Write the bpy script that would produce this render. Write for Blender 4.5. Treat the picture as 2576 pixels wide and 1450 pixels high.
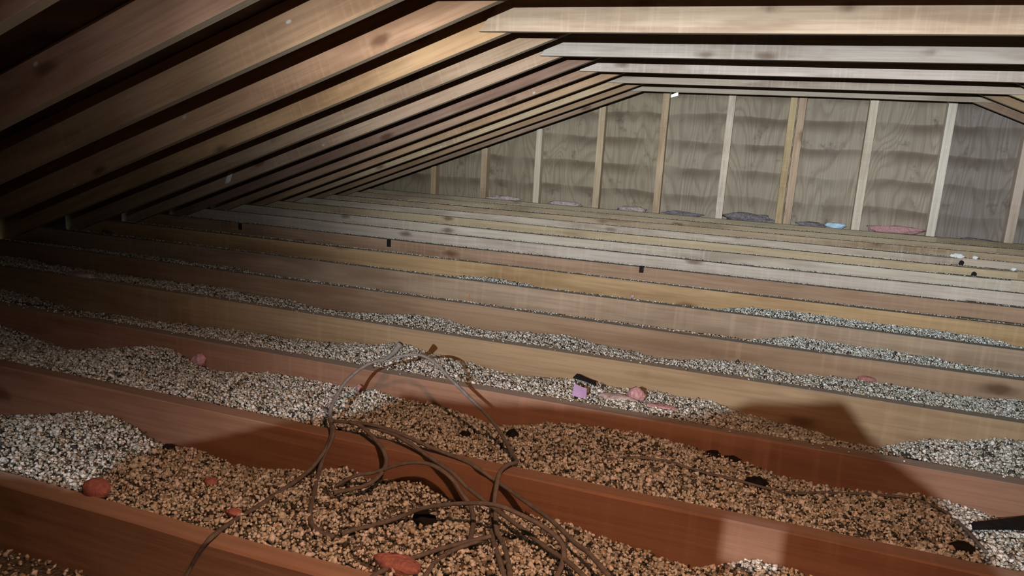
import bpy, math, random
import numpy as np
from mathutils import Vector, Matrix, noise

for o in list(bpy.data.objects): bpy.data.objects.remove(o)
scene = bpy.context.scene
col = scene.collection

# ------------------------------------------------------------------ camera
S = 0.42                                   # joist spacing (m)
FPX, YAW, PITCH, ROLL = 1800.0, -0.3243, -0.21362, 0.05411
CAMH = 1.56888 * S
Y0 = 1.94211 * S
W, H = 2576, 1450
def yk(k): return Y0 + k * S               # front plane of joist k
fwd = Vector((math.sin(YAW) * math.cos(PITCH), math.cos(YAW) * math.cos(PITCH), math.sin(PITCH)))
rgt = Vector((math.cos(YAW), -math.sin(YAW), 0))
upv = rgt.cross(fwd)
r2 = math.cos(ROLL) * rgt + math.sin(ROLL) * upv
u2 = -math.sin(ROLL) * rgt + math.cos(ROLL) * upv
CAM = Vector((0, 0, CAMH))
cd = bpy.data.cameras.new('camera'); cam = bpy.data.objects.new('camera', cd); col.objects.link(cam)
cd.sensor_width = 36; cd.lens = FPX / W * 36; cd.clip_start = 0.01
cam.matrix_world = Matrix(((r2.x, u2.x, -fwd.x, 0), (r2.y, u2.y, -fwd.y, 0), (r2.z, u2.z, -fwd.z, CAMH), (0, 0, 0, 1)))
scene.camera = cam
def ray(px, py): return r2 * (px - W / 2) + u2 * (H / 2 - py) + fwd * FPX
def atY(px, py, Y): d = ray(px, py); return CAM + d * (Y / d.y)
def atZ(px, py, z): d = ray(px, py); return CAM + d * ((z - CAMH) / d.z)

# ------------------------------------------------------------------ world: daylight outside, seen only through cracks
world = bpy.data.worlds.new('world'); scene.world = world; world.use_nodes = True
bgn = world.node_tree.nodes['Background']
bgn.inputs[0].default_value = (0.75, 1.0, 0.95, 1); bgn.inputs[1].default_value = 2.5

# ------------------------------------------------------------------ view
scene.view_settings.view_transform = 'Standard'; scene.view_settings.look = 'None'
scene.view_settings.gamma = 1; scene.view_settings.use_curve_mapping = False
scene.view_settings.exposure = 0.0

# ------------------------------------------------------------------ lamps: a head torch behind the camera, a weak warm lamp
def ramp(nt, stops, interp='EASE'):
    n = nt.nodes.new('ShaderNodeValToRGB'); cr = n.color_ramp; cr.interpolation = interp
    while len(cr.elements) > 1: cr.elements.remove(cr.elements[-1])
    first = True
    for p, v in stops:
        e = cr.elements[0] if first else cr.elements.new(p)
        first = False; e.position = p
        e.color = (v, v, v, 1) if not isinstance(v, (tuple, list)) else (*v, 1)
    return n
def mth(nt, op, a, b=None, c=None, clamp=False):
    n = nt.nodes.new('ShaderNodeMath'); n.operation = op; n.use_clamp = clamp
    for i, v in enumerate((a, b, c)):
        if v is None: continue
        if isinstance(v, (int, float)): n.inputs[i].default_value = v
        else: nt.links.new(v, n.inputs[i])
    return n.outputs[0]
LIGHT = CAM + Vector((-0.168, -0.45, 0.122))
TORCH_WATTS = 1650.0
ld = bpy.data.lights.new('head_torch', 'POINT'); ld.energy = TORCH_WATTS; ld.color = (0.90, 0.96, 1.0); ld.shadow_soft_size = 0.0035
lo = bpy.data.objects.new('head_torch', ld); col.objects.link(lo); lo.location = LIGHT
ld.use_nodes = True; nt = ld.node_tree; em = nt.nodes['Emission']
geo = nt.nodes.new('ShaderNodeNewGeometry'); sep = nt.nodes.new('ShaderNodeSeparateXYZ')
nt.links.new(geo.outputs['Incoming'], sep.inputs[0])
SGN = 1.0
dx = mth(nt, 'MULTIPLY', sep.outputs[0], SGN); dy = mth(nt, 'MULTIPLY', sep.outputs[1], SGN); dz = mth(nt, 'MULTIPLY', sep.outputs[2], SGN)
az = mth(nt, 'ARCTAN2', dx, dy); el = mth(nt, 'ARCSINE', dz)
elp = mth(nt, 'MULTIPLY_ADD', el, 1 / math.radians(90), 0.5, True)      # 0..1 = -45..45 deg
azp = mth(nt, 'MULTIPLY_ADD', az, 1 / math.radians(120), 0.5, True)     # 0..1 = -60..60 deg
E_ = lambda deg: deg / 90 + 0.5
A_ = lambda deg: deg / 120 + 0.5
fe = ramp(nt, [(E_(-42), .0), (E_(-30), .015), (E_(-22), .050), (E_(-16), .14), (E_(-11), .36), (E_(-6.5), .85), (E_(-2), 1.0), (E_(2.5), .85), (E_(6), .25), (E_(10), .11), (E_(18), .06), (E_(35), .01)], 'LINEAR')
ga = ramp(nt, [(A_(-58), .002), (A_(-48), .004), (A_(-40), .018), (A_(-34), .065), (A_(-29), .20), (A_(-25), .46), (A_(-20), .78), (A_(-14), .95), (A_(-5), 1.0), (A_(12), 1.0), (A_(30), .7)], 'LINEAR')
sp_ = ramp(nt, [(E_(-45), .055), (E_(-32), .055), (E_(-24), .032), (E_(-18), .010), (E_(-12), .002), (E_(0), .0012), (E_(12), .0015), (E_(25), .0022), (E_(40), .0025)], 'LINEAR')
nt.links.new(elp, sp_.inputs[0])
nt.links.new(elp, fe.inputs[0]); nt.links.new(azp, ga.inputs[0])
bm_ = mth(nt, 'MULTIPLY', fe.outputs[0], ga.outputs[0])
st = mth(nt, 'ADD', bm_, sp_.outputs[0])
nt.links.new(st, em.inputs[1])

wd = bpy.data.lights.new('warm_lamp', 'SPOT'); wd.energy = 41.0; wd.color = (1.0, 0.49, 0.28); wd.shadow_soft_size = 0.02
wd.spot_size = math.radians(100); wd.spot_blend = 0.85
wo = bpy.data.objects.new('warm_lamp', wd); col.objects.link(wo); wo.location = CAM + Vector((0.0, 0.45, 0.36))
tgt = Vector((-0.30, 1.15, -0.05))
wo.rotation_euler = (tgt - wo.location).to_track_quat('-Z', 'Y').to_euler()

# ------------------------------------------------------------------ materials
def newmat(name):
    m = bpy.data.materials.new(name); m.use_nodes = True
    return m, m.node_tree, m.node_tree.nodes['Principled BSDF']
def tex(nt, kind, vec, **kw):
    n = nt.nodes.new('ShaderNodeTex' + kind)
    for k, v in kw.items():
        if k in n.inputs: n.inputs[k].default_value = v
        else: setattr(n, k, v)
    if vec is not None: nt.links.new(vec, n.inputs['Vector'])
    return n
def mapping(nt, vec, scale, loc=None):
    n = nt.nodes.new('ShaderNodeMapping'); n.inputs['Scale'].default_value = scale
    nt.links.new(vec, n.inputs['Vector'])
    if loc is not None: nt.links.new(loc, n.inputs['Location'])
    return n.outputs[0]
def mix(nt, fac, a, b, mode='MIX'):
    n = nt.nodes.new('ShaderNodeMix'); n.data_type = 'RGBA'; n.blend_type = mode
    for sock, v in ((n.inputs['Factor'], fac), (n.inputs['A'], a), (n.inputs['B'], b)):
        if isinstance(v, (int, float)): sock.default_value = v
        elif isinstance(v, tuple): sock.default_value = (*v, 1)
        else: nt.links.new(v, sock)
    return n.outputs['Result']

def wood_material(name, saw=0.35, dust=0.75, knots=True, specks=0.0, edge=0.0):
    m, nt, bs = newmat(name)
    tc = nt.nodes.new('ShaderNodeTexCoord'); oi = nt.nodes.new('ShaderNodeObjectInfo')
    rv = nt.nodes.new('ShaderNodeCombineXYZ')
    nt.links.new(mth(nt, 'MULTIPLY', oi.outputs['Random'], 37.0), rv.inputs[0])
    nt.links.new(mth(nt, 'MULTIPLY', oi.outputs['Random'], 91.0), rv.inputs[1])
    add = nt.nodes.new('ShaderNodeVectorMath'); add.operation = 'ADD'
    nt.links.new(tc.outputs['Object'], add.inputs[0]); nt.links.new(rv.outputs[0], add.inputs[1])
    v = add.outputs[0]
    base = oi.outputs['Color']
    blot = tex(nt, 'Noise', mapping(nt, v, (1.3, 6, 7)), Scale=1.0, Detail=4.0, Roughness=0.6)
    c = mix(nt, ramp_f(nt, blot.outputs[0], [(.3, 1), (.55, 0)], .70), base, mul(nt, base, (.50, .42, .38)))
    pale = tex(nt, 'Noise', mapping(nt, v, (2.1, 9, 9)), Scale=1.3, Detail=3.0)
    c = mix(nt, ramp_f(nt, pale.outputs[0], [(.55, 0), (.75, 1)], .38), c, mul(nt, base, (1.35, 1.4, 1.45)))
    grain = tex(nt, 'Noise', mapping(nt, v, (2.0, 70, 70)), Scale=1.0, Detail=5.0, Roughness=0.65)
    c = mix(nt, ramp_f(nt, grain.outputs[0], [(.35, 1), (.6, 0)], .38), c, mul(nt, base, (.55, .47, .42)))
    # rough-sawn marks across the board
    sawn = tex(nt, 'Noise', mapping(nt, v, (55, 1.5, 2.5)), Scale=1.0, Detail=2.0)
    area = tex(nt, 'Noise', mapping(nt, v, (1.1, 2, 2)), Scale=1.0, Detail=1.0)
    sf = mth(nt, 'MULTIPLY', ramp_f(nt, sawn.outputs[0], [(.48, 0), (.75, 1)], saw), ramp_f(nt, area.outputs[0], [(.4, 0), (.55, 1)], 1.0))
    c = mix(nt, sf, c, mul(nt, base, (1.28, 1.3, 1.3)))
    if knots:
        vo = tex(nt, 'Voronoi', mapping(nt, v, (2.6, 3.6, 6.5)), Scale=1.0)
        wob = tex(nt, 'Noise', mapping(nt, v, (25, 25, 25)), Scale=1.0, Detail=2.0)
        dist = mth(nt, 'MULTIPLY_ADD', wob.outputs[0], .10, vo.outputs['Distance'])
        c = mix(nt, ramp_f(nt, dist, [(.09, 1), (.24, 0)], .80), c, mul(nt, base, (.28, .20, .16)))
    if specks:
        vs = tex(nt, 'Voronoi', mapping(nt, v, (5, 9, 9)), Scale=1.0)
        c = mix(nt, ramp_f(nt, vs.outputs['Distance'], [(.035, 1), (.07, 0)], specks), c, (.55, .52, .46))
    ge = nt.nodes.new('ShaderNodeNewGeometry'); sp = nt.nodes.new('ShaderNodeSeparateXYZ')
    nt.links.new(ge.outputs['Normal'], sp.inputs[0])
    if dust:
        dn = tex(nt, 'Noise', mapping(nt, v, (5, 30, 30)), Scale=1.0, Detail=4.0)
        df = mth(nt, 'MULTIPLY', ramp_f(nt, sp.outputs[2], [(.55, 0), (.9, 1)], 1.0), ramp_f(nt, dn.outputs[0], [(.3, .55), (.6, 1)], dust))
        c = mix(nt, df, c, (.27, .255, .22))
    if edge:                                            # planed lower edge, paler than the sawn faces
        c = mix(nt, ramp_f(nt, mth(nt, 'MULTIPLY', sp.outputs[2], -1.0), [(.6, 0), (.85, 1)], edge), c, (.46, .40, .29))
    nt.links.new(c, bs.inputs['Base Color'])
    bs.inputs['Roughness'].default_value = 0.82; bs.inputs['Specular IOR Level'].default_value = 0.2
    bp = nt.nodes.new('ShaderNodeBump'); bp.inputs['Strength'].default_value = 0.35; bp.inputs['Distance'].default_value = 0.004
    nt.links.new(mth(nt, 'ADD', grain.outputs[0], mth(nt, 'MULTIPLY', sawn.outputs[0], .6)), bp.inputs['Height'])
    nt.links.new(bp.outputs[0], bs.inputs['Normal'])
    return m
def ramp_f(nt, sock, stops, scale):
    r = ramp(nt, stops, 'EASE'); nt.links.new(sock, r.inputs[0])
    return mth(nt, 'MULTIPLY', r.outputs[0], scale)
def mul(nt, sock, colr): return mix(nt, 1.0, sock, colr, 'MULTIPLY')

M_JOIST = wood_material('joist_wood', saw=.30, dust=.85)
M_JOIST_CLEAN = wood_material('joist_wood_clean_top', saw=.30, dust=.30)
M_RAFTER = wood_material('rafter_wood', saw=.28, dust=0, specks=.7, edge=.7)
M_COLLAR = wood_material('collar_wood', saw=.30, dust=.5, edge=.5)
M_STUD = wood_material('stud_wood', saw=.2, dust=0)

def simple(name, rgb, rough=.85, nscale=40, var=.4, bump=.0, alpha=None):
    m, nt, bs = newmat(name)
    tc = nt.nodes.new('ShaderNodeTexCoord')
    n = tex(nt, 'Noise', tc.outputs['Object'], Scale=float(nscale), Detail=5.0)
    r = ramp(nt, [(.3, tuple(c * (1 - var) for c in rgb)), (.7, tuple(min(1, c * (1 + var)) for c in rgb))], 'LINEAR')
    nt.links.new(n.outputs[0], r.inputs[0]); nt.links.new(r.outputs[0], bs.inputs['Base Color'])
    bs.inputs['Roughness'].default_value = rough; bs.inputs['Specular IOR Level'].default_value = .25
    if bump:
        bp = nt.nodes.new('ShaderNodeBump'); bp.inputs['Strength'].default_value = bump; bp.inputs['Distance'].default_value = .01
        nt.links.new(n.outputs[0], bp.inputs['Height']); nt.links.new(bp.outputs[0], bs.inputs['Normal'])
    return m
M_DECK = simple('roof_deck_board', (.10, .065, .045), nscale=6)
M_PLASTER = simple('plasterboard', (.30, .27, .24), nscale=12)
M_PINK = simple('pink_fibreglass', (.52, .29, .30), nscale=120, var=.35, bump=.6)
M_REDPINK = simple('red_pink_fibreglass', (.42, .19, .17), nscale=120, var=.3, bump=.6)
M_GREYBATT = simple('grey_dusty_batt', (.20, .18, .19), nscale=60, bump=.6)
M_PALEBATT = simple('pale_pink_batt', (.48, .38, .36), nscale=60, bump=.6)
M_LILAC = simple('lilac_paper', (.45, .30, .52), nscale=30, var=.08)
M_BLUE = simple('pale_blue_plastic', (.50, .68, .85), nscale=30, var=.2)
M_WHITE = simple('white_paper', (.72, .72, .70), nscale=40, var=.15)
M_ORANGE = simple('orange_plastic', (.75, .33, .15), nscale=40, var=.15)
M_BLACK = simple('black_scrap', (.012, .011, .012), nscale=60)
M_CABLE = simple('grey_cable_sheath', (.17, .155, .145), rough=.6, nscale=90, var=.25)
M_BLOCKER = simple('blocker_brown', (.22, .15, .09), nscale=15)  # brown of the added, unseen shadow blocker
M_GRAINBASE = simple('granule_bed', (.16, .145, .12), nscale=180, var=.6, bump=1.0)
m, nt, bs = newmat('insulation_granules'); M_GRAN = m
at = nt.nodes.new('ShaderNodeAttribute'); at.attribute_name = 'grain_colour'
nt.links.new(at.outputs['Color'], bs.inputs['Base Color']); bs.inputs['Roughness'].default_value = .7; bs.inputs['Specular IOR Level'].default_value = .3

def sheathing_material():
    m, nt, bs = newmat('weathered_plywood')
    tc = nt.nodes.new('ShaderNodeTexCoord'); oi = nt.nodes.new('ShaderNodeObjectInfo')
    rv = nt.nodes.new('ShaderNodeCombineXYZ'); nt.links.new(mth(nt, 'MULTIPLY', oi.outputs['Random'], 23.0), rv.inputs[0])
    add = nt.nodes.new('ShaderNodeVectorMath'); add.operation = 'ADD'
    nt.links.new(tc.outputs['Object'], add.inputs[0]); nt.links.new(rv.outputs[0], add.inputs[1]); v = add.outputs[0]
    base = oi.outputs['Color']
    # cathedral grain: contour lines of a vertically stretched noise field
    fld = tex(nt, 'Noise', mapping(nt, v, (3.2, 1, .75)), Scale=1.0, Detail=1.5, Distortion=.5)
    rings = mth(nt, 'FRACT', mth(nt, 'MULTIPLY', fld.outputs[0], 17.0))
    c = mix(nt, ramp_f(nt, rings, [(0, 1), (.45, 0), (.8, 0), (1, .9)], .50), base, mul(nt, base, (.55, .5, .45)))
    fine = tex(nt, 'Noise', mapping(nt, v, (90, 1, 2.0)), Scale=1.0, Detail=4.0)
    c = mix(nt, ramp_f(nt, fine.outputs[0], [(.4, 1), (.65, 0)], .35), c, mul(nt, base, (.6, .55, .5)))
    c = mix(nt, ramp_f(nt, fine.outputs[0], [(.62, 0), (.75, 1)], .35), c, mul(nt, base, (1.6, 1.6, 1.55)))
    # damp stains in level bands
    sp = nt.nodes.new('ShaderNodeSeparateXYZ'); nt.links.new(tc.outputs['Object'], sp.inputs[0])
    wn = tex(nt, 'Noise', mapping(nt, v, (2.2, 1, 2)), Scale=1.0, Detail=3.0)
    ph = mth(nt, 'FRACT', mth(nt, 'ADD', mth(nt, 'MULTIPLY', sp.outputs[2], 4.2), mth(nt, 'MULTIPLY', wn.outputs[0], .45)))
    bandf = ramp_f(nt, ph, [(0, .85), (.06, 0), (.45, 0), (.93, 1), (1, .85)], 1.0)
    amp = tex(nt, 'Noise', mapping(nt, v, (2.5, 1, 1.3)), Scale=1.0, Detail=2.0)
    c = mix(nt, mth(nt, 'MULTIPLY', bandf, ramp_f(nt, amp.outputs[0], [(.3, .2), (.6, 1)], .80)), c, mul(nt, base, (.36, .30, .28)))
    mo = tex(nt, 'Noise', mapping(nt, v, (5, 1, 5)), Scale=1.0, Detail=6.0, Roughness=.65)
    c = mix(nt, ramp_f(nt, mo.outputs[0], [(.55, 0), (.70, 1)], .75), c, mul(nt, base, (.30, .27, .28)))
    nt.links.new(c, bs.inputs['Base Color']); bs.inputs['Roughness'].default_value = .85; bs.inputs['Specular IOR Level'].default_value = .2
    return m
M_SHEATH = sheathing_material()

# ------------------------------------------------------------------ mesh helpers
def link(name, me, mat, parent=None, **props):
    o = bpy.data.objects.new(name, me); col.objects.link(o)
    if mat: me.materials.append(mat)
    if parent: o.parent = parent
    for k, v in props.items(): o[k] = v
    return o
def mesh(name, vs, fs, smooth=False):
    me = bpy.data.meshes.new(name); me.from_pydata([tuple(v) for v in vs], [], fs); me.update()
    if smooth:
        for p in me.polygons: p.use_smooth = True
    return me
def boxmesh(name, boxes):
    vs, fs = [], []
    for (x0, x1, y0, y1, z0, z1) in boxes:
        b = len(vs)
        vs += [(x0, y0, z0), (x1, y0, z0), (x1, y1, z0), (x0, y1, z0), (x0, y0, z1), (x1, y0, z1), (x1, y1, z1), (x0, y1, z1)]
        fs += [tuple(b + i for i in q) for q in ((0, 3, 2, 1), (4, 5, 6, 7), (0, 1, 5, 4), (1, 2, 6, 5), (2, 3, 7, 6), (3, 0, 4, 7))]
    return mesh(name, vs, fs)
def beam_mesh(name, L, t, h, seed, warp=.003, wane=.004, n=26, cut0=0.0, cut1=0.0):
    """board along +X, thickness 0..t in Y, 0..h in Z, slightly bowed and with worn edges; cut = x shift of the end per unit z"""
    rnd = random.Random(seed); ph = [rnd.uniform(0, 6.28) for _ in range(6)]
    vs, fs = [], []
    for i in range(n + 1):
        u = i / n; x = u * L
        dz = warp * (math.sin(x * 1.1 + ph[0]) + .5 * math.sin(x * 2.9 + ph[1])) * .7
        dy = warp * (math.sin(x * .9 + ph[2]) + .4 * math.sin(x * 3.7 + ph[3])) * .5
        c = wane * (.45 + .35 * math.sin(x * 4.3 + ph[4]) + .35 * math.sin(x * 9.1 + ph[5])); c = max(.0012, c)
        d = .0015
        sec = [(d, 0), (t - d, 0), (t, d), (t, h - c), (t - c, h), (c, h), (0, h - c), (0, d)]
        for (y, z) in sec:
            xx = x + (cut0 * z if i == 0 else 0) + (cut1 * z if i == n else 0)
            vs.append((xx, y + dy, z + dz))
    for i in range(n):
        a = i * 8
        for j in range(8):
            k = (j + 1) % 8
            fs.append((a + j, a + k, a + 8 + k, a + 8 + j))
    fs.append(tuple(range(7, -1, -1))); fs.append(tuple(n * 8 + j for j in range(8)))
    me = mesh(name, vs, fs)
    me.flip_normals()
    import bmesh
    bm = bmesh.new(); bm.from_mesh(me); bmesh.ops.recalc_face_normals(bm, faces=bm.faces); bm.to_mesh(me); bm.free()
    return me
def C(r, g, b): return (r, g, b, 1)

T = 0.0385
# ------------------------------------------------------------------ setting: floor, roof, walls
XL, XR = -4.05, 4.35
FLOORZ = -0.19
YB, YF = -3.2, yk(14) + .045 + .09              # back wall behind the viewer, sheathing plane of the gable
floor = link('floor', boxmesh('floor', [(XL, XR, YB, YF + .1, FLOORZ - .015, FLOORZ)]), M_PLASTER, kind='structure')
SL = 0.385; TH = math.atan(SL)
ZR0 = 3.475 * S                                  # rafter underside height at x = 0 (left slope)
ZR1 = 1.05 + SL * 1.42                           # same for the right slope
XRIDGE = (ZR1 - ZR0) / (2 * SL); ZRIDGE = ZR0 + SL * XRIDGE
RH = .14
# roof deck
vo = RH / math.cos(TH) + .002
ceil = link('ceiling', mesh('ceiling', [
    (XL - .2, YB, ZR0 + SL * (XL - .2) + vo), (XRIDGE, YB, ZRIDGE + vo), (XRIDGE, YF + .1, ZRIDGE + vo), (XL - .2, YF + .1, ZR0 + SL * (XL - .2) + vo),
    (XR + .2, YB, ZR1 - SL * (XR + .2) + vo), (XR + .2, YF + .1, ZR1 - SL * (XR + .2) + vo),
    (XL - .2, YB, ZR0 + SL * (XL - .2) + vo + .02), (XRIDGE, YB, ZRIDGE + vo + .02), (XRIDGE, YF + .1, ZRIDGE + vo + .02), (XL - .2, YF + .1, ZR0 + SL * (XL - .2) + vo + .02),
    (XR + .2, YB, ZR1 - SL * (XR + .2) + vo + .02), (XR + .2, YF + .1, ZR1 - SL * (XR + .2) + vo + .02)],
    [(0, 1, 2, 3), (1, 4, 5, 2), (6, 9, 8, 7), (7, 8, 11, 10)]), M_DECK, kind='structure')
wl = link('wall_left', boxmesh('wall_left', [(XL - .06, XL - .02, YB, YF + .1, FLOORZ - .1, .3)]), M_DECK, kind='structure')
wr = link('wall_right', boxmesh('wall_right', [(XR + .02, XR + .06, YB, YF + .1, FLOORZ - .1, .3)]), M_DECK, kind='structure')
wf = link('wall_front', mesh('wall_front', [(XL - .2, YB, FLOORZ - .1), (XR + .2, YB, FLOORZ - .1), (XR + .2, YB, .3), (XRIDGE, YB, ZRIDGE + .3), (XL - .2, YB, .3),
    (XL - .2, YB - .02, FLOORZ - .1), (XR + .2, YB - .02, FLOORZ - .1), (XR + .2, YB - .02, .3), (XRIDGE, YB - .02, ZRIDGE + .3), (XL - .2, YB - .02, .3)],
    [(0, 1, 2, 3, 4), (9, 8, 7, 6, 5)]), M_DECK, kind='structure')

# joists (one board each, lapped by a second board towards the right bearing)
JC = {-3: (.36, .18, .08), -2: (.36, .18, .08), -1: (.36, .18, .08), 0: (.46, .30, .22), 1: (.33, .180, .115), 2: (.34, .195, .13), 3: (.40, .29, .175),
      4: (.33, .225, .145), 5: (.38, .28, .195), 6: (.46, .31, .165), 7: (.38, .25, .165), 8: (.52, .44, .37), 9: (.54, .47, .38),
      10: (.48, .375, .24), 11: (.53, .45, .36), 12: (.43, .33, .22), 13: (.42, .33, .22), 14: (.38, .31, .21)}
JH = .184
rj = random.Random(5)
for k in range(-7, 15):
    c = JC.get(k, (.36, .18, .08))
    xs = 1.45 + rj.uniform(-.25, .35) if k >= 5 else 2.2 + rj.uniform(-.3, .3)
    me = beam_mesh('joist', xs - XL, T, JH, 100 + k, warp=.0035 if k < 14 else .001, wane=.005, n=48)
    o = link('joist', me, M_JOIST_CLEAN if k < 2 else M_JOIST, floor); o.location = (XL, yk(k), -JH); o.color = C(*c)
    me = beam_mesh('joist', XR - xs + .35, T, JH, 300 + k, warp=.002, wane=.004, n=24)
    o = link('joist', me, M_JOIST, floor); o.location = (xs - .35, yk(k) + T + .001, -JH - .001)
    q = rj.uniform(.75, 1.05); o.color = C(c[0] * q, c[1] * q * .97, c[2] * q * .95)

# rafters
RC = {1: (.36, .205, .135), 2: (.38, .215, .14), 3: (.37, .225, .13), 4: (.44, .26, .155), 5: (.46, .285, .15), 6: (.36, .25, .165), 7: (.40, .275, .19),
      8: (.25, .155, .115), 9: (.36, .235, .16), 10: (.44, .29, .175), 11: (.50, .38, .245), 12: (.34, .225, .135), 13: (.33, .23, .16)}
x_low = XL - .05
for k in range(-7, 14):
    c = RC.get(k, (.36, .21, .14))
    L = (XRIDGE - .02 - x_low) / math.cos(TH)
    me = beam_mesh('rafter', L, T, RH, 500 + k, warp=.003, wane=.004, n=36, cut1=-math.tan(TH))
    o = link('rafter', me, M_RAFTER, ceil); o.rotation_euler = (0, -TH, 0)
    o.location = (x_low, yk(k) - T, ZR0 + SL * x_low); o.color = C(*c)
    xr = XR + .1; L = (xr - XRIDGE - .02) / math.cos(TH)
    me = beam_mesh('rafter', L, T, RH, 700 + k, warp=.003, wane=.004, n=24, cut0=math.tan(TH))
    o = link('rafter', me, M_RAFTER, ceil); o.rotation_euler = (0, TH, 0)
    o.location = (XRIDGE + .02, yk(k) - T, ZR1 - SL * (XRIDGE + .02)); o.color = C(c[0] * .95, c[1] * .97, c[2])
o = link('ridge_board', beam_mesh('ridge_board', YF - YB - .05, .038, .18, 77), M_RAFTER, ceil)
o.rotation_euler = (0, 0, math.pi / 2); o.location = (XRIDGE + .019, YB + .02, ZRIDGE - .03); o.color = C(.36, .22, .14)
# collar ties on every other pair of rafters
CC = {3: (.5, .34, .22), 5: (.56, .42, .30), 7: (.42, .37, .32), 9: (.56, .48, .42), 11: (.46, .38, .31), 13: (.46, .40, .32)}
ZC = 1.055
for k in range(-7, 15, 2):
    if k == -1 or k == 1: pass
    xa = (ZC + .02 - ZR0) / SL - .16; xb = (ZR1 - ZC - .02) / SL + .16
    me = beam_mesh('collar_tie', xb - xa, T, RH, 900 + k, warp=.002, wane=.003, n=24, cut0=1 / SL * .98, cut1=-1 / SL * .98)
    o = link('collar_tie', me, M_COLLAR, ceil); o.location = (xa, yk(k) - 2 * T - .001, ZC); o.color = C(*CC.get(k, (.5, .34, .22)))

# gable wall: plywood sheets behind, studs in front
wb = bpy.data.objects.new('wall_back', None); col.objects.link(wb); wb['kind'] = 'structure'; wb.location = (0, YF, 0)
def ztop(x): return min(ZR0 + SL * x, ZR1 - SL * x) + vo - .005
LEAK = (atY(1676, 246, YF), atY(1706, 236, YF))
seams = [-4.2, -3.17, -2.08, -.915, .25, 1.375, 2.45, 3.4, 4.5]
PCs = [(.30, .25, .17), (.33, .28, .20), (.37, .315, .23), (.38, .325, .25), (.40, .345, .27), (.29, .255, .225), (.26, .235, .215), (.25, .23, .21)]
for i in range(len(seams) - 1):
    a, b = seams[i], seams[i + 1]
    vs, fs = [], []
    def prism(pts):
        n0 = len(vs); n = len(pts)
        for (x, z) in pts: vs.append((x - a, 0, z))
        for (x, z) in pts: vs.append((x - a, .012, z))
        fs.append(tuple(n0 + j for j in range(n))); fs.append(tuple(n0 + n + j for j in range(n - 1, -1, -1)))
        for j in range(n): fs.append((n0 + j, n0 + n + j, n0 + n + (j + 1) % n, n0 + (j + 1) % n))
    zb = FLOORZ
    top = [(a, ztop(a))] + ([(XRIDGE, ztop(XRIDGE))] if a < XRIDGE < b else []) + [(b, ztop(b))]
    if a < LEAK[0].x < b:                        # a slit of daylight where the sheet is split
        x0, x1, z0, z1 = LEAK[0].x, LEAK[1].x, LEAK[0].z, LEAK[1].z; hw = .016
        prism([(a, zb), (x0, zb), (x0, ztop(x0)), (a, ztop(a))])
        prism([(x1, zb), (b, zb), (b, ztop(b))] + ([(XRIDGE, ztop(XRIDGE))] if x1 < XRIDGE < b else []) + [(x1, ztop(x1))])
        prism([(x0, zb), (x1, zb), (x1, z1 - hw), (x0, z0 - hw * .6)])
        prism([(x0, z0 + hw * .6), (x1, z1 + hw), (x1, ztop(x1)), (x0, ztop(x0))])
    elif abs(b - .25) < .01:                    # knot hole beside the doubled stud
        p = atY(1992, 382, YF); hz, hh = p.z, .014; hx = .203
        prism([(a, zb), (b, zb), (b, hz - hh), (hx, hz - hh * .5), (hx, hz + hh * .5), (b, hz + hh)] + list(reversed(top)))
    else:
        prism([(a, zb), (b, zb)] + list(reversed(top)))
    me = mesh('plywood_sheet', vs, fs)
    o = link('plywood_sheet', me, M_SHEATH, wb); o.location = (a, 0, 0); o.color = C(*PCs[i])
SWX = [(-3.18, .055), (-2.63, .062), (-2.075, .058), (-1.475, .062), (-.898, .060), (-.331, .060), (.180, .056), (.250, .062), (.802, .066), (1.374, .064), (1.938, .066), (2.5, .06)]
SC = [(.36, .26, .16), (.40, .30, .20), (.50, .44, .34), (.42, .33, .22), (.44, .33, .22), (.58, .50, .41), (.44, .34, .20), (.42, .31, .22), (.56, .49, .39), (.58, .53, .45), (.46, .37, .30), (.4, .3, .2)]
for i, (x, w) in enumerate(SWX):
    z1 = min(ZR0 + SL * x, ZR1 - SL * x) + .05
    me = beam_mesh('stud', z1 + .02, w, .089, 1100 + i, warp=.003, wane=.002, n=12)
    o = link('stud', me, M_STUD, wb)
    # local X up, local Y across (-> -X world), local Z thickness towards viewer (-Y)
    o.matrix_basis = Matrix(((0, -1, 0, x + w / 2), (0, 0, -1, -.0005), (1, 0, 0, -.02), (0, 0, 0, 1)))
    o.color = C(*[min(.85, v * 1.3) for v in SC[i]])

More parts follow.
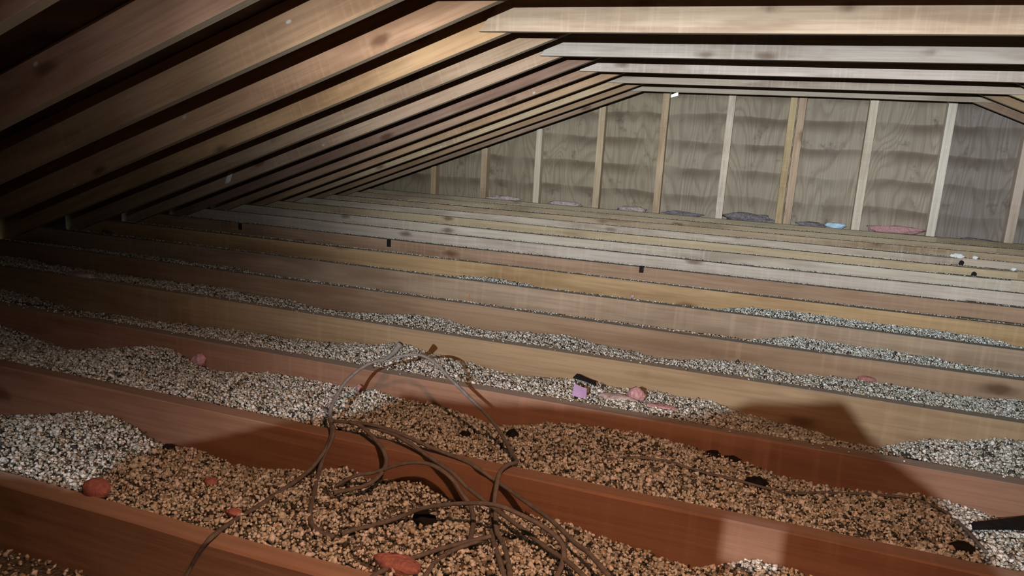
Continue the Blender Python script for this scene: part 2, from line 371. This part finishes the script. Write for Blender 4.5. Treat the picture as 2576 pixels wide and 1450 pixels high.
# ------------------------------------------------------------------ loose-fill insulation, one bed per bay
PROF = {
 0: [(0,1052),(100,1050),(150,1045),(230,1040),(300,1055),(360,1085),(400,1115),(440,1125),(520,1140),(600,1175),(700,1185),(800,1185),(870,1180),(940,1210),(1000,1215),(1060,1215),(1110,1250),(1160,1270),(1230,1268),(1300,1290),(1370,1305),(1450,1325),(1500,1350),(1600,1380),(1680,1410),(1750,1430),(1830,1420),(1900,1412),(1960,1425),(2050,1455)],
 1: [(0,820),(60,840),(100,860),(150,875),(190,890),(240,895),(260,882),(340,875),(390,873),(430,880),(480,905),(540,935),(600,940),(680,940),(740,950),(800,960),(870,975),(950,985),(1000,1005),(1100,1020),(1170,1045),(1250,1075),(1330,1070),(1400,1065),(1500,1075),(1600,1090),(1700,1115),(1780,1140),(1860,1160),(1920,1185),(2000,1210),(2100,1230),(2200,1240),(2300,1245),(2380,1262),(2450,1285),(2520,1310),(2576,1330)],
 2: [(0,728),(70,745),(140,765),(200,785),(230,790),(280,795),(330,800),(400,815),(500,825),(600,835),(700,850),(800,865),(900,868),(960,870),(1010,865),(1100,895),(1200,920),(1260,940),(1320,950),(1400,955),(1450,955),(1500,965),(1560,980),(1650,985),(1700,1000),(1780,1010),(1860,1040),(1950,1065),(2050,1090),(2120,1115),(2200,1130),(2260,1120),(2330,1108),(2420,1112),(2500,1105),(2576,1112)],
 3: [(0,648),(60,650),(100,660),(140,670),(220,680),(300,695),(360,702),(430,710),(500,718),(560,725),(640,745),(740,760),(800,780),(880,790),(950,795),(1050,795),(1120,805),(1180,825),(1250,840),(1320,838),(1400,845),(1450,850),(1500,870),(1600,890),(1650,905),(1700,908),(1780,908),(1850,912),(1920,925),(2000,945),(2100,950),(2200,965),(2300,980),(2400,998),(2500,1005),(2576,1010)],
 4: [(0,620),(190,625),(300,637),(450,655),(520,675),(560,672),(620,680),(680,705),(800,730),(1000,760),(1300,810),(1600,840),(1840,870),(1910,858),(1960,852),(2010,850),(2080,860),(2160,875),(2230,880),(2280,895),(2340,900),(2400,918),(2480,930),(2576,960)],
 5: [(0,590),(400,630),(700,670),(840,672),(900,674),(1000,700),(1140,710),(1170,697),(1250,702),(1330,718),(1420,745),(1600,770),(1780,790),(1830,778),(1880,775),(1990,785),(2100,800),(2200,815),(2300,825),(2400,840),(2480,852),(2540,880)],
}
BAYLABEL = {
 0: 'grey and tan insulation granules heaped in the nearest open bay, under the tangled cables',
 1: 'insulation granules in the second bay, crossed by a lone thin cable at right',
 2: 'insulation granules in the third bay, with a lilac paper scrap lying on them',
 3: 'insulation granules in the fourth bay, a long thin grey band across the photo',
 4: 'insulation granules in the fifth bay, showing mostly as a hump at right',
 5: 'insulation granules in the sixth bay, showing as a small white patch and a right hump',
}
def bay_surface(k):
    yn, yf = yk(k) + T, yk(k + 1)
    if k in PROF:
        P = [atY(px, py, yf) for px, py in PROF[k]]
        xs = np.array([p.x for p in P]); zs = np.array([min(p.z, .03) for p in P])
    else:
        xs = np.array([XL, XR]); zs = np.array([-.125, -.125])
    def z(x, y):
        zf = np.interp(x, xs, zs)
        v = np.clip((y - yn) / (yf - yn), 0, 1)
        sight = -.045 - .33 * S * .2
        zn = np.where(zf < -.125, -.045, -.014) if k in PROF else np.full_like(zf, -.07)
        v2 = v ** 1.15
        bump = .006 * (np.sin(x * 23 + k * 3 + np.sin(y * 31) * 1.3) * np.sin(y * 27 + x * 9)) * np.sin(v * np.pi)
        return zn * (1 - v2) + zf * v2 + bump
    return z, yn, yf
rng = np.random.default_rng(11)
def visible_x(k, z=-.05):
    Y = yk(k); out = []
    for px in (0, W):
        A = r2 * FPX - fwd * (px - W / 2)
        out.append(-(A.y * Y + A.z * (z - CAMH)) / A.x)
    return out
OCT = np.array([(1, 0, 0), (0, 1, 0), (-1, 0, 0), (0, -1, 0), (0, 0, 1), (0, 0, -1)], float)
OCTF = np.array([(0, 1, 4), (1, 2, 4), (2, 3, 4), (3, 0, 4), (1, 0, 5), (2, 1, 5), (3, 2, 5), (0, 3, 5)])
def granule_object(name, pts, rad, colr, label):
    n = len(pts)
    q = rng.normal(size=(n, 4)); q /= np.linalg.norm(q, axis=1)[:, None]
    w, x, y, z = q.T
    Rm = np.stack([np.stack([1 - 2 * (y * y + z * z), 2 * (x * y - z * w), 2 * (x * z + y * w)], -1),
                   np.stack([2 * (x * y + z * w), 1 - 2 * (x * x + z * z), 2 * (y * z - x * w)], -1),
                   np.stack([2 * (x * z - y * w), 2 * (y * z + x * w), 1 - 2 * (x * x + y * y)], -1)], 1)
    shape = OCT[None] * (rad[:, None, None] * rng.uniform(.6, 1.25, size=(n, 6, 1)))
    shape[:, :, 1] *= rng.uniform(.6, 1.0, size=(n, 1))
    V = np.einsum('nij,nvj->nvi', Rm, shape) + pts[:, None, :]
    F = (OCTF[None] + (np.arange(n) * 6)[:, None, None]).reshape(-1, 3)
    me = bpy.data.meshes.new(name)
    me.vertices.add(n * 6); me.vertices.foreach_set('co', V.reshape(-1).astype(np.float32))
    nf = len(F); me.loops.add(nf * 3); me.polygons.add(nf)
    me.polygons.foreach_set('loop_start', (np.arange(nf) * 3).astype(np.int32))
    me.polygons.foreach_set('loop_total', np.full(nf, 3, np.int32))
    me.loops.foreach_set('vertex_index', F.reshape(-1).astype(np.int32))
    ca = me.color_attributes.new('grain_colour', 'FLOAT_COLOR', 'POINT')
    cc = np.concatenate([np.repeat(colr, 6, axis=0), np.ones((n * 6, 1))], 1).astype(np.float32)
    ca.data.foreach_set('color', cc.reshape(-1))
    me.update(); me.validate()
    return me
def grain_colours(n):
    t = rng.random(n); c = np.zeros((n, 3))
    pal = np.array([(.80, .82, .77), (.62, .63, .58), (.45, .45, .39), (.52, .45, .34), (.34, .34, .28), (.20, .18, .14), (.05, .045, .04)])
    pr = np.array([.24, .25, .17, .11, .09, .08, .06]); idx = rng.choice(len(pal), n, p=pr)
    c = pal[idx] * rng.uniform(.8, 1.2, size=(n, 1))
    return np.clip(c, 0, .85)
surf = {}
for k in range(-2, 14):
    zf, yn, yf = bay_surface(k); surf[k] = zf
    near = k in PROF
    x0, x1 = (visible_x(k + 1)[0] - .5, visible_x(k)[1] + .9) if near else (-3.62, XR - .35)
    x0 = max(x0, -3.62)
    if not near and k < 0: x0, x1 = -1.6, 1.2
    nx = int((x1 - x0) / (.02 if near else .1)); ny = 16 if near else 5
    gx = np.concatenate([np.linspace(-3.62, x0, 12)[:-1], np.linspace(x0, x1, nx), np.linspace(x1, XR - .35, 14)[1:]]) if x0 > -3.6 else np.concatenate([np.linspace(x0, x1, nx), np.linspace(x1, XR - .35, 14)[1:]])
    nx = len(gx); gy = np.linspace(yn + .001, yf - .001, ny)
    X, Y = np.meshgrid(gx, gy, indexing='ij'); Z = zf(X, Y) - .004
    vs = np.stack([X, Y, Z], -1).reshape(-1, 3)
    fs = [(i * ny + j, (i + 1) * ny + j, (i + 1) * ny + j + 1, i * ny + j + 1) for i in range(nx - 1) for j in range(ny - 1)]
    dens = {0: 30000, 1: 30000, 2: 26000, 3: 22000, 4: 15000, 5: 12000}.get(k, 9000 if k == -1 else 600)
    n = int((x1 - x0) * (yf - yn) * dens)
    px_ = rng.uniform(x0, x1, n); py_ = rng.uniform(yn + .004, yf - .003, n)
    rad = rng.gamma(9, 1 / 9, n) * .0043
    pz_ = zf(px_, py_) + rng.uniform(-.003, .0045, n)
    pts = np.stack([px_, py_, pz_], -1)
    if k >= 2:                                        # strays that landed on the joist in front
        m_ = int(140 * (x1 - x0))
        sx = rng.uniform(x0, x1, m_); sx = np.where(rng.random(m_) < .6, np.minimum(sx, rng.uniform(x0, x1, m_)), sx)
        sy = yk(k) + T - rng.gamma(1.2, .008, m_); sy = np.clip(sy, yk(k) + .003, yk(k) + T)
        pts = np.concatenate([pts, np.stack([sx, sy, np.full(m_, .003)], -1)]); rad = np.concatenate([rad, np.full(m_, .0033)])
    me = granule_object('loose_insulation', pts, rad, grain_colours(len(pts)), '')
    if near:
        root = link('loose_insulation', me, M_GRAN, None, kind='stuff', label=BAYLABEL[k], category='insulation')
    else:
        lab = 'sparse insulation granules deep in the bay between joists, ' + (['two bays behind', 'one bay behind'][k + 2] + ' the nearest visible joist' if k < 0 else
              ['seventh', 'eighth', 'ninth', 'tenth', 'eleventh', 'twelfth', 'thirteenth', 'last'][k - 6] + ' bay from the front')
        root = link('loose_insulation', me, M_GRAN, None, kind='stuff', label=lab, category='insulation')
    bed = link('granule_bed', mesh('granule_bed', vs, fs, True), M_GRAINBASE, root, kind='stuff')

# ------------------------------------------------------------------ scraps of fibreglass, paper and debris
def lump(name, loc, size, mat, label, cat, seed=0, rough=.35, rot=(0, 0, 0), sub=3, group=None):
    import bmesh
    bm = bmesh.new(); bmesh.ops.create_icosphere(bm, subdivisions=sub, radius=1)
    off = Vector((seed * 3.1, seed * 1.7, seed * .9))
    for v in bm.verts:
        n = noise.noise(v.co * 1.3 + off) * rough + noise.noise(v.co * 3.5 + off) * rough * .5 + noise.noise(v.co * 8 + off) * rough * .2
        v.co *= 1 + n
        v.co.x *= size[0]; v.co.y *= size[1]; v.co.z *= size[2]
    for f in bm.faces: f.smooth = True
    me = bpy.data.meshes.new(name); bm.to_mesh(me); bm.free()
    o = link(name, me, mat, None, label=label, category=cat); o.location = loc; o.rotation_euler = rot
    if group: o['group'] = group
    return o
def onbay(px, py, k, lift=0.0):
    """point of bay k's granule surface seen at this pixel"""
    d = ray(px, py); best = None
    for i in range(200):
        Y = yk(k) + T + (yk(k + 1) - yk(k) - T) * i / 199
        p = CAM + d * (Y / d.y)
        z = float(surf[k](np.array([p.x]), np.array([p.y]))[0])
        if p.z <= z: best = Vector((p.x, p.y, z)); break
    if best is None:
        p = CAM + d * ((yk(k + 1) - .01) / d.y); best = Vector((p.x, p.y, float(surf[k](np.array([p.x]), np.array([p.y]))[0])))
    best.z += lift
    return best
lump('insulation_tuft', onbay(500, 912, 1, .012), (.020, .014, .028), M_PINK, 'upright pink fibreglass tuft on granules against the third joist at left', 'insulation', 1, rot=(.2, .5, .3))
lump('insulation_tuft', onbay(905, 988, 1, .008), (.010, .008, .014), M_PINK, 'tiny pink fibreglass tuft beside the rising cable arc', 'insulation', 2)
lump('insulation_tuft', onbay(245, 1255, 0, .018), (.024, .020, .019), M_REDPINK, 'round red-pink fibreglass ball resting against the nearest joist', 'insulation', 3, rough=.15)
lump('insulation_tuft', onbay(530, 1222, 0, .006), (.014, .012, .010), M_REDPINK, 'small red-pink fibreglass scrap in the nearest bay above the other one', 'insulation', 4)
lump('insulation_tuft', onbay(585, 1297, 0, .005), (.016, .010, .007), M_REDPINK, 'flat red-pink fibreglass scrap in the nearest bay, close to the front joist', 'insulation', 5)
lump('insulation_tuft', onbay(1000, 1432, 0, .006), (.040, .022, .012), M_REDPINK, 'torn red-pink fibreglass scrap at the bottom edge under the cables', 'insulation', 6)
lump('insulation_tuft', onbay(1600, 1010, 2, .016), (.024, .020, .026), M_PINK, 'round pink fibreglass tuft in the third bay right of the lilac paper', 'insulation', 7, rough=.2)
lump('insulation_tuft', onbay(1555, 1006, 2, .006), (.050, .024, .008), M_PALEBATT, 'flat pale pink fibreglass wisp left of the round tuft', 'insulation', 8)
lump('insulation_tuft', onbay(1660, 1030, 2, .006), (.040, .02, .007), M_PINK, 'flat dusty pink fibreglass wisp right of the round tuft', 'insulation', 9)
lump('insulation_tuft', onbay(2180, 960, 3, .010), (.028, .016, .012), M_REDPINK, 'flat salmon pink fibreglass scrap in the fourth bay at right', 'insulation', 10, rough=.15)
lump('insulation_tuft', Vector((atZ(195, 693, .01).x, yk(3) + .025, .008)), (.075, .022, .012), M_PALEBATT, 'long dusty pink fibreglass strip lying along the fourth joist at left', 'insulation', 11)
lump('insulation_tuft', atY(1590, 746, yk(6) - .008), (.010, .006, .012), M_PINK, 'tiny pink fibreglass wisp stuck to the face of a mid joist', 'insulation', 12)
lump('insulation_batt', atY(2250, 579, yk(14) + .09) + Vector((0, 0, .0)), (.22, .030, .034), M_PINK, 'long bright pink insulation piece at the gable wall foot between two studs', 'insulation', 13, rough=.55)
lump('insulation_batt', atY(1590, 528, yk(14) + .085), (.13, .030, .036), M_PALEBATT, 'pale hump of insulation at the gable wall foot left of the third tall stud', 'insulation', 14, rough=.55)
lump('insulation_batt', atY(1890, 550, yk(14) + .085), (.20, .030, .045), M_GREYBATT, 'dark grey hump of insulation at the wall foot left of the doubled stud', 'insulation', 15, rough=.55)
lump('insulation_batt', atY(1425, 515, yk(14) + .085), (.16, .030, .03), M_PALEBATT, 'dusty pale insulation strip at the wall foot between two left studs', 'insulation', 16, rough=.55)
lump('insulation_batt', atY(1270, 500, yk(14) + .085), (.17, .030, .028), M_PALEBATT, 'pinkish insulation strip low at the wall foot in the left corner', 'insulation', 17, rough=.55)
lump('insulation_batt', atY(1720, 538, yk(14) + .085), (.16, .030, .020), M_GREYBATT, 'thin bluish grey insulation at the wall foot in the middle', 'insulation', 18, rough=.55)
lump('insulation_batt', atY(2455, 606, yk(14) + .085), (.14, .030, .018), M_GREYBATT, 'thin grey insulation at the wall foot in the last full bay at right', 'insulation', 19, rough=.55)
lump('insulation_batt', atY(2040, 566, yk(14) + .085), (.10, .030, .024), M_GREYBATT, 'small grey insulation lump left of the pale blue plastic scrap', 'insulation', 20, rough=.55)
lump('plastic_scrap', atY(2103, 568, yk(14) + .06), (.085, .02, .026), M_BLUE, 'crumpled pale blue plastic scrap at the foot of the gable wall', 'plastic scrap', 21, rough=.45)
for i, (px, py, k, sx, sz, lab) in enumerate([
    (1064, 1318, 0, .022, .018, 'black lump on pale granules under the cable arc'),
    (428, 1132, 0, .013, .010, 'black lump where the granules meet the second joist at left'),
    (1795, 1140, 1, .018, .008, 'black flat lump against the third joist, left of a pair'),
    (1846, 1150, 1, .018, .008, 'black flat lump against the third joist, right of a pair'),
    (1290, 1098, 1, .014, .012, 'dark lump beside the descending end of the cable arc'),
    (1170, 1100, 1, .014, .010, 'black lump in the second bay left of the descending cable'),
    (2420, 1385, 1, .018, .012, 'black lump at the far lower right beside the thin cable'),
    (1905, 1222, 1, .020, .014, 'black lump just above the lone thin cable in the second bay')]):
    lump('dark_lump', onbay(px, py, k, sz * .35), (sx, sx * .8, sz), M_BLACK, lab, 'debris', 30 + i, rough=.5, group='dark lumps in the granules')
def card(name, pts, th, mat, label, cat):
    """thin bent sheet through a quad of points, with real thickness"""
    a, b, c, d = [Vector(p) for p in pts]; n = ((b - a).cross(d - a)).normalized() * th
    N = 6; vs = []; fs = []
    for side in (0, 1):
        for i in range(N + 1):
            for j in range(N + 1):
                u, v = i / N, j / N
                p = (a * (1 - u) + b * u) * (1 - v) + (d * (1 - u) + c * u) * v
                p = p + n * side + n.normalized() * (.0025 * math.sin(u * 3.1 + v * 2))
                vs.append(p)
    M = (N + 1) ** 2; idx = lambda s, i, j: s * M + i * (N + 1) + j
    for i in range(N):
        for j in range(N):
            fs.append((idx(1, i, j), idx(1, i + 1, j), idx(1, i + 1, j + 1), idx(1, i, j + 1)))
            fs.append((idx(0, i, j), idx(0, i, j + 1), idx(0, i + 1, j + 1), idx(0, i + 1, j)))
    for i in range(N):
        fs += [(idx(0, i, 0), idx(0, i + 1, 0), idx(1, i + 1, 0), idx(1, i, 0)), (idx(0, i + 1, N), idx(0, i, N), idx(1, i, N), idx(1, i + 1, N)),
               (idx(0, 0, i + 1), idx(0, 0, i), idx(1, 0, i), idx(1, 0, i + 1)), (idx(0, N, i), idx(0, N, i + 1), idx(1, N, i + 1), idx(1, N, i))]
    c0 = (a + b + c + d) / 4
    o = link(name, mesh(name, [v - c0 for v in vs], fs, False), mat, None, label=label, category=cat); o.location = c0
    return o
p = onbay(1455, 1002, 2, .004)
card('paper_scrap', [p + Vector((-.018, 0, 0)), p + Vector((.022, -.002, -.006)), p + Vector((.016, .022, .018)), p + Vector((-.018, .020, .026))], .001, M_LILAC, 'lilac paper scrap leaning on granules in the third bay', 'paper')
p = onbay(1468, 968, 2, .006)
card('roofing_scrap', [p + Vector((-.034, .0, .008)), p + Vector((.040, -.004, -.004)), p + Vector((.034, .016, .004)), p + Vector((-.026, .018, .014))], .004, M_BLACK, 'black flat roofing scrap behind the lilac paper', 'scrap')
p = onbay(2440, 1352, 1, .016); q = onbay(2600, 1345, 1, .022)
card('roofing_scrap', [p + Vector((0, -.004, 0)), q + Vector((0, -.03, 0)), q + Vector((0, .03, .004)), p + Vector((0, .012, .002))], .005, M_BLACK, 'long tapering black scrap at the lower right edge of the photo', 'scrap')
p = atY(1180, 745, yk(5) - .004)
card('cable_staple_tag', [p + Vector((-.012, 0, .006)), p + Vector((.004, -.004, .008)), p + Vector((.006, -.004, -.006)), p + Vector((-.006, 0, -.004))], .002, M_ORANGE, 'tiny orange tag fixed on the face of a mid joist', 'tag')
p = atY(575, 450, yk(7) - T - .003)
card('paper_scrap', [p + Vector((-.030, 0, -.035)), p + Vector((.012, 0, -.020)), p + Vector((.035, 0, .050)), p + Vector((.0, 0, .036))], .001, M_WHITE, 'white paper scrap stuck on a dark rafter at left', 'paper')
for i, (px, py, w, lab) in enumerate([(2440, 660, .030, 'large white crumb of debris between far joists at right'), (2462, 652, .018, 'white debris crumb right of the large one on a far joist'),
                                     (2405, 648, .016, 'white debris crumb left of the large one on a far joist'), (2550, 678, .016, 'lone white debris crumb near the right edge of the photo')]):
    k = 11
    lump('debris_crumb', Vector((atZ(px, py, .012).x, yk(10) + T * .5 if i == 3 else yk(11) + T * .6, .010)), (w, .012, w * .7), M_WHITE, lab, 'debris', 60 + i, rough=.5)
for i, (px, py, k, lab) in enumerate([(2418, 663, 11, 'black block on the face of a far joist at right'), (2450, 692, 10, 'black knot-like block one joist nearer than its twin at right')]):
    c0 = atY(px, py, yk(k) - .006)
    lump('dark_lump', c0, (.016, .006, .02), M_BLACK, lab, 'debris', 80 + i, rough=.2)
for i, (px, py, k, w, h, lab) in enumerate([(980, 612, 7, .018, .045, 'dark metal hanger strap on a mid joist face at the centre left'), (606, 570, 7, .016, .040, 'dark metal hanger strap on a shadowed joist face at far left'),
                                          (1615, 678, 7, .018, .036, 'dark metal hanger strap with a pale spot on a mid joist')]):
    c0 = atY(px, py, yk(k) - .0005)
    me = boxmesh('hanger_strap', [(-w / 2, w / 2, -.004, 0, -h / 2, h / 2), (-w / 2 - .004, -w / 2, -.010, 0, -h / 2, h / 2)])
    o = link('hanger_strap', me, M_BLACK, None, label=lab, category='bracket'); o.location = c0

# ------------------------------------------------------------------ loose grey cables
def tube(name, pts, r, mat, label=None, parent=None, seg=8, taper=None):
    # Catmull-Rom resample
    P = [pts[0] * 2 - pts[1]] + pts + [pts[-1] * 2 - pts[-2]]; Q = []
    for i in range(1, len(P) - 2):
        for j in range(6):
            t = j / 6; a, b, c, d = P[i - 1], P[i], P[i + 1], P[i + 2]
            Q.append(.5 * ((2 * b) + (c - a) * t + (2 * a - 5 * b + 4 * c - d) * t * t + (3 * b - a - 3 * c + d) * t ** 3))
    Q.append(P[-2]); org = Q[0].copy()
    vs, fs = [], []; n = len(Q); ref = Vector((0, 0, 1))
    for i, q in enumerate(Q):
        tg = (Q[min(i + 1, n - 1)] - Q[max(i - 1, 0)]).normalized()
        s = tg.cross(ref); s = s.normalized() if s.length > 1e-3 else Vector((1, 0, 0)); u = s.cross(tg)
        rr = r * (taper(i / (n - 1)) if taper else 1)
        for j in range(seg):
            a = 2 * math.pi * j / seg; vs.append(q + (s * math.cos(a) * 1.15 + u * math.sin(a) * .85) * rr - org)
    for i in range(n - 1):
        for j in range(seg):
            k = (j + 1) % seg; fs.append((i * seg + j, i * seg + k, (i + 1) * seg + k, (i + 1) * seg + j))
    fs.append(tuple(range(seg - 1, -1, -1))); fs.append(tuple((n - 1) * seg + j for j in range(seg)))
    o = link(name, mesh(name, vs, fs, True), mat, parent)
    if parent: o.location = org - parent.location
    else: o.location = org
    if label: o['label'] = label; o['category'] = 'cable'; o['group'] = 'loose cables tangled over the front joists'
    return o
CR = .0042
def ground_z(x, y):
    k = math.floor((y - Y0) / S)
    if y - yk(k) <= T + .004: return 0.0
    if k in surf: return min(0.02, float(surf[k](np.array([x]), np.array([y]))[0]))
    return -.1
def path(spec):
    """spec: (px, py, depth along Y); never below what lies underneath"""
    out = []
    for px, py, Y in spec:
        p = atY(px, py, Y)
        g = ground_z(p.x, p.y) + CR
        if p.z < g:                        # slide towards the viewer along the sight line until it rests on the surface
            d = ray(px, py)
            for i in range(400):
                Y -= .004; p = CAM + d * (Y / d.y)
                if p.z >= ground_z(p.x, p.y) + CR: break
        out.append(p)
    return out
a1, a2 = yk(1), yk(2)
cabA = tube('cable', path([(838, 1082, a1 + .02), (830, 1040, a1 + .05), (850, 990, a1 + .10), (880, 950, a1 + .15), (930, 915, a1 + .20), (990, 900, a1 + .24), (1050, 893, a1 + .26),
    (1090, 910, a1 + .26), (1130, 950, a1 + .25), (1180, 1000, a1 + .23), (1230, 1050, a1 + .20), (1265, 1100, a1 + .16), (1290, 1145, a1 + .10), (1300, 1163, a1 + .05), (1278, 1170, a1 + .02), (1257, 1190, a1 - .01),
    (1248, 1230, a1 - .04), (1243, 1270, a1 - .06), (1238, 1320, a1 - .09), (1240, 1360, a1 - .14), (1255, 1405, a1 - .20), (1270, 1460, a1 - .26)]), CR, M_CABLE, 'grey cable rising in the tallest arc over the second bay and dropping at the centre')
fr = path([(955, 912, a1 + .22), (985, 893, a1 + .23), (1008, 866, a1 + .235)])
tube('frayed_end', fr, .006, M_CABLE, None, cabA, taper=lambda t: .5 + 1.2 * t)
tube('cable', path([(834, 1066, a1 + .03), (835, 1092, a1 + .0), (822, 1125, a1 - .02), (795, 1165, a1 - .05), (762, 1198, a1 - .10), (700, 1240, a1 - .16), (640, 1280, a1 - .22), (586, 1312, a1 - .28), (531, 1353, yk(0) + .05), (505, 1385, yk(0) + .03), (483, 1422, yk(0) + .01), (465, 1455, yk(0) - .01)]), CR, M_CABLE, 'grey cable running from the cable knot down to the lower left over the nearest joist')
tube('cable', path([(836, 1070, a1 + .025), (838, 1095, a1 - .004), (826, 1125, a1 - .02), (806, 1175, a1 - .04), (792, 1230, a1 - .07), (780, 1290, a1 - .12), (786, 1322, a1 - .16), (806, 1340, a1 - .18), (840, 1352, a1 - .19)]), CR, M_CABLE, 'grey cable hanging nearly straight down from the cable knot')
tube('cable', path([(840, 1060, a1 + .04), (860, 1062, a1 + .035), (929, 1068, a1 + .03), (998, 1088, a1 + .03), (1067, 1119, a1 + .02), (1119, 1140, a1 + .02), (1170, 1160, a1 + .015), (1205, 1181, a1 + .01), (1239, 1205, a1), (1291, 1240, a1 - .02), (1343, 1278, a1 - .05), (1377, 1302, a1 - .08), (1412, 1333, a1 - .11), (1446, 1367, a1 - .15), (1481, 1393, a1 - .18), (1532, 1450, a1 - .24)]), CR, M_CABLE, 'grey cable along the second joist top, rightmost where it drops to the bottom edge')
tube('cable', path([(905, 1066, a1 + .038), (981, 1090, a1 + .025), (1032, 1117, a1 + .01), (1084, 1153, a1 - .01), (1136, 1188, a1 - .03), (1170, 1222, a1 - .045), (1205, 1250, a1 - .06), (1232, 1271, a1 - .075), (1274, 1302, a1 - .10), (1325, 1340, a1 - .13), (1377, 1381, a1 - .17), (1429, 1415, a1 - .21), (1474, 1455, a1 - .25)]), CR, M_CABLE, 'grey cable crossing the second joist just left of the longest one')
tube('cable', path([(880, 1062, a1 + .03), (905, 1071, a1 + .025), (929, 1091, a1 + .012), (960, 1126, a1 - .012), (972, 1157, a1 - .03), (967, 1178, a1 - .05), (950, 1202, a1 - .08), (919, 1222, a1 - .11), (877, 1233, a1 - .14), (840, 1240, a1 - .17)]), CR, M_CABLE, 'short grey cable bending back left in a hook below the second joist')
tube('cable', path([(845, 1222, a1 - .10), (894, 1198, a1 - .08), (946, 1188, a1 - .065), (998, 1171, a1 - .055), (1050, 1164, a1 - .05), (1094, 1174, a1 - .05), (1136, 1205, a1 - .055), (1163, 1243, a1 - .06), (1184, 1274, a1 - .07), (1191, 1312, a1 - .09), (1186, 1345, a1 - .12), (1178, 1372, a1 - .15)]), CR, M_CABLE, 'grey cable in a small arch in front of the second joist face')
tube('cable', path([(860, 1345, a1 - .20), (894, 1333, a1 - .19), (963, 1316, a1 - .18), (1015, 1298, a1 - .17), (1067, 1279, a1 - .165), (1136, 1269, a1 - .16), (1205, 1267, a1 - .16), (1257, 1274, a1 - .16), (1308, 1295, a1 - .16), (1360, 1322, a1 - .165), (1405, 1357, a1 - .175), (1419, 1388, a1 - .19), (1412, 1426, a1 - .215), (1395, 1460, a1 - .24)]), CR, M_CABLE, 'grey cable in a wide low arch across the nearest bay, frontmost arch')
tube('cable', path([(1246, 1290, a1 - .10), (1250, 1336, a1 - .14), (1262, 1362, a1 - .16), (1272, 1390, a1 - .19), (1281, 1433, a1 - .23), (1284, 1470, a1 - .26)]), CR, M_CABLE, 'short grey cable end standing beside the dropping end of the tallest arc')
tube('cable', path([(930, 1458, a1 - .30), (957, 1440, a1 - .29), (1005, 1416, a1 - .27), (1067, 1395, a1 - .25), (1136, 1374, a1 - .23), (1205, 1357, a1 - .21), (1236, 1350, a1 - .20)]), CR, M_CABLE, 'grey cable lying on granules at the bottom edge, left of two')
tube('cable', path([(1060, 1465, a1 - .31), (1074, 1443, a1 - .29), (1101, 1409, a1 - .26), (1143, 1384, a1 - .24), (1188, 1367, a1 - .22), (1225, 1358, a1 - .20)]), CR * .9, M_CABLE, 'pale grey cable lying on granules at the bottom edge, right of two')
def lie(pts, k, lift): return [onbay(px, py, k, lift) for px, py in pts]
tube('cable', lie([(1515, 1164), (1601, 1159), (1688, 1170), (1716, 1180), (1785, 1200), (1854, 1216), (1923, 1235), (1992, 1248), (2061, 1247), (2110, 1248), (2164, 1250), (2250, 1256), (2302, 1264), (2354, 1284), (2388, 1304), (2423, 1336), (2457, 1374), (2480, 1398)], 1, .006), CR * .8, M_CABLE, 'lone thin grey cable lying along the granules of the second bay at right')

# ------------------------------------------------------------------ unseen blocker added behind the camera, shaped to cast the foreground shadow
OUT = [(-.80, -.20), (-.562, -.162), (-.480, -.152), (-.462, -.118), (-.40, -.098), (-.335, -.075), (-.315, -.058), (-.24, -.053), (-.18, -.050), (-.150, -.042), (-.128, -.029), (-.086, -.022), (-.070, -.041), (-.039, -.060), (-.014, -.080), (.03, -.12), (.06, -.20), (.08, -.30)]
OUT = [(-.168 + .918 * (x + .168), .122 + .918 * (z - .122)) for x, z in OUT]   # seen from the torch, brought back to the blocker's own plane
HOLES = [(-.126, -.099, -.060, -.090), ] + [(-.325 + i * .007, -.3224 + i * .007, -.100, -.136) for i in range(13)]      # openings added to let lit patches through the shadow: x0, x1, z1, z0 below the lens
oxs = [p[0] for p in OUT]; ozs = [p[1] for p in OUT]
xs = sorted(set(oxs + [h[0] for h in HOLES] + [h[1] for h in HOLES] + [round(float(v), 4) for v in np.linspace(OUT[0][0], OUT[-1][0], 60)]))
vs, fs = [], []
for x0, x1 in zip(xs[:-1], xs[1:]):
    mid = (x0 + x1) / 2; zt = [CAMH + float(np.interp(x, oxs, ozs)) for x in (x0, x1)]
    segs = [(zt[0], zt[1], CAMH - .32)]
    for h in HOLES:
        if h[0] < mid < h[1]: segs = [(zt[0], zt[1], CAMH + h[2]), (CAMH + h[3], CAMH + h[3], CAMH - .32)]
    yb = -.046 - .006 * math.sin(mid * 40); yf_ = -.028 - .006 * math.sin(mid * 40)
    for ta, tb, b0 in segs:
        n = len(vs)
        vs += [(x0, yb, b0), (x1, yb, b0), (x1, yf_, b0), (x0, yf_, b0), (x0, yb, ta), (x1, yb, tb), (x1, yf_, tb), (x0, yf_, ta)]
        fs += [tuple(n + i for i in q) for q in ((0, 3, 2, 1), (4, 5, 6, 7), (0, 1, 5, 4), (1, 2, 6, 5), (2, 3, 7, 6), (3, 0, 4, 7))]
blocker = link('shadow_blocker', mesh('shadow_blocker', vs, fs), M_BLOCKER, None, label='unseen blocker added behind the camera to cast the shadow on the front joists', category='blocker')
import bmesh
bm = bmesh.new(); bmesh.ops.create_icosphere(bm, subdivisions=4, radius=1)
for v in bm.verts:
    n = 1 + .12 * noise.noise(v.co * 2.2)
    for i, h in enumerate((.44, .13, .19)):
        c = v.co[i]; v.co[i] = math.copysign(abs(c) ** .55, c) * h * n
for f in bm.faces: f.smooth = True
me = bpy.data.meshes.new('blocker_base'); bm.to_mesh(me); bm.free()
o = link('blocker_base', me, M_BLOCKER, blocker); o.location = (-.36, -.06, .20)  # lower body of the added blocker, out of view
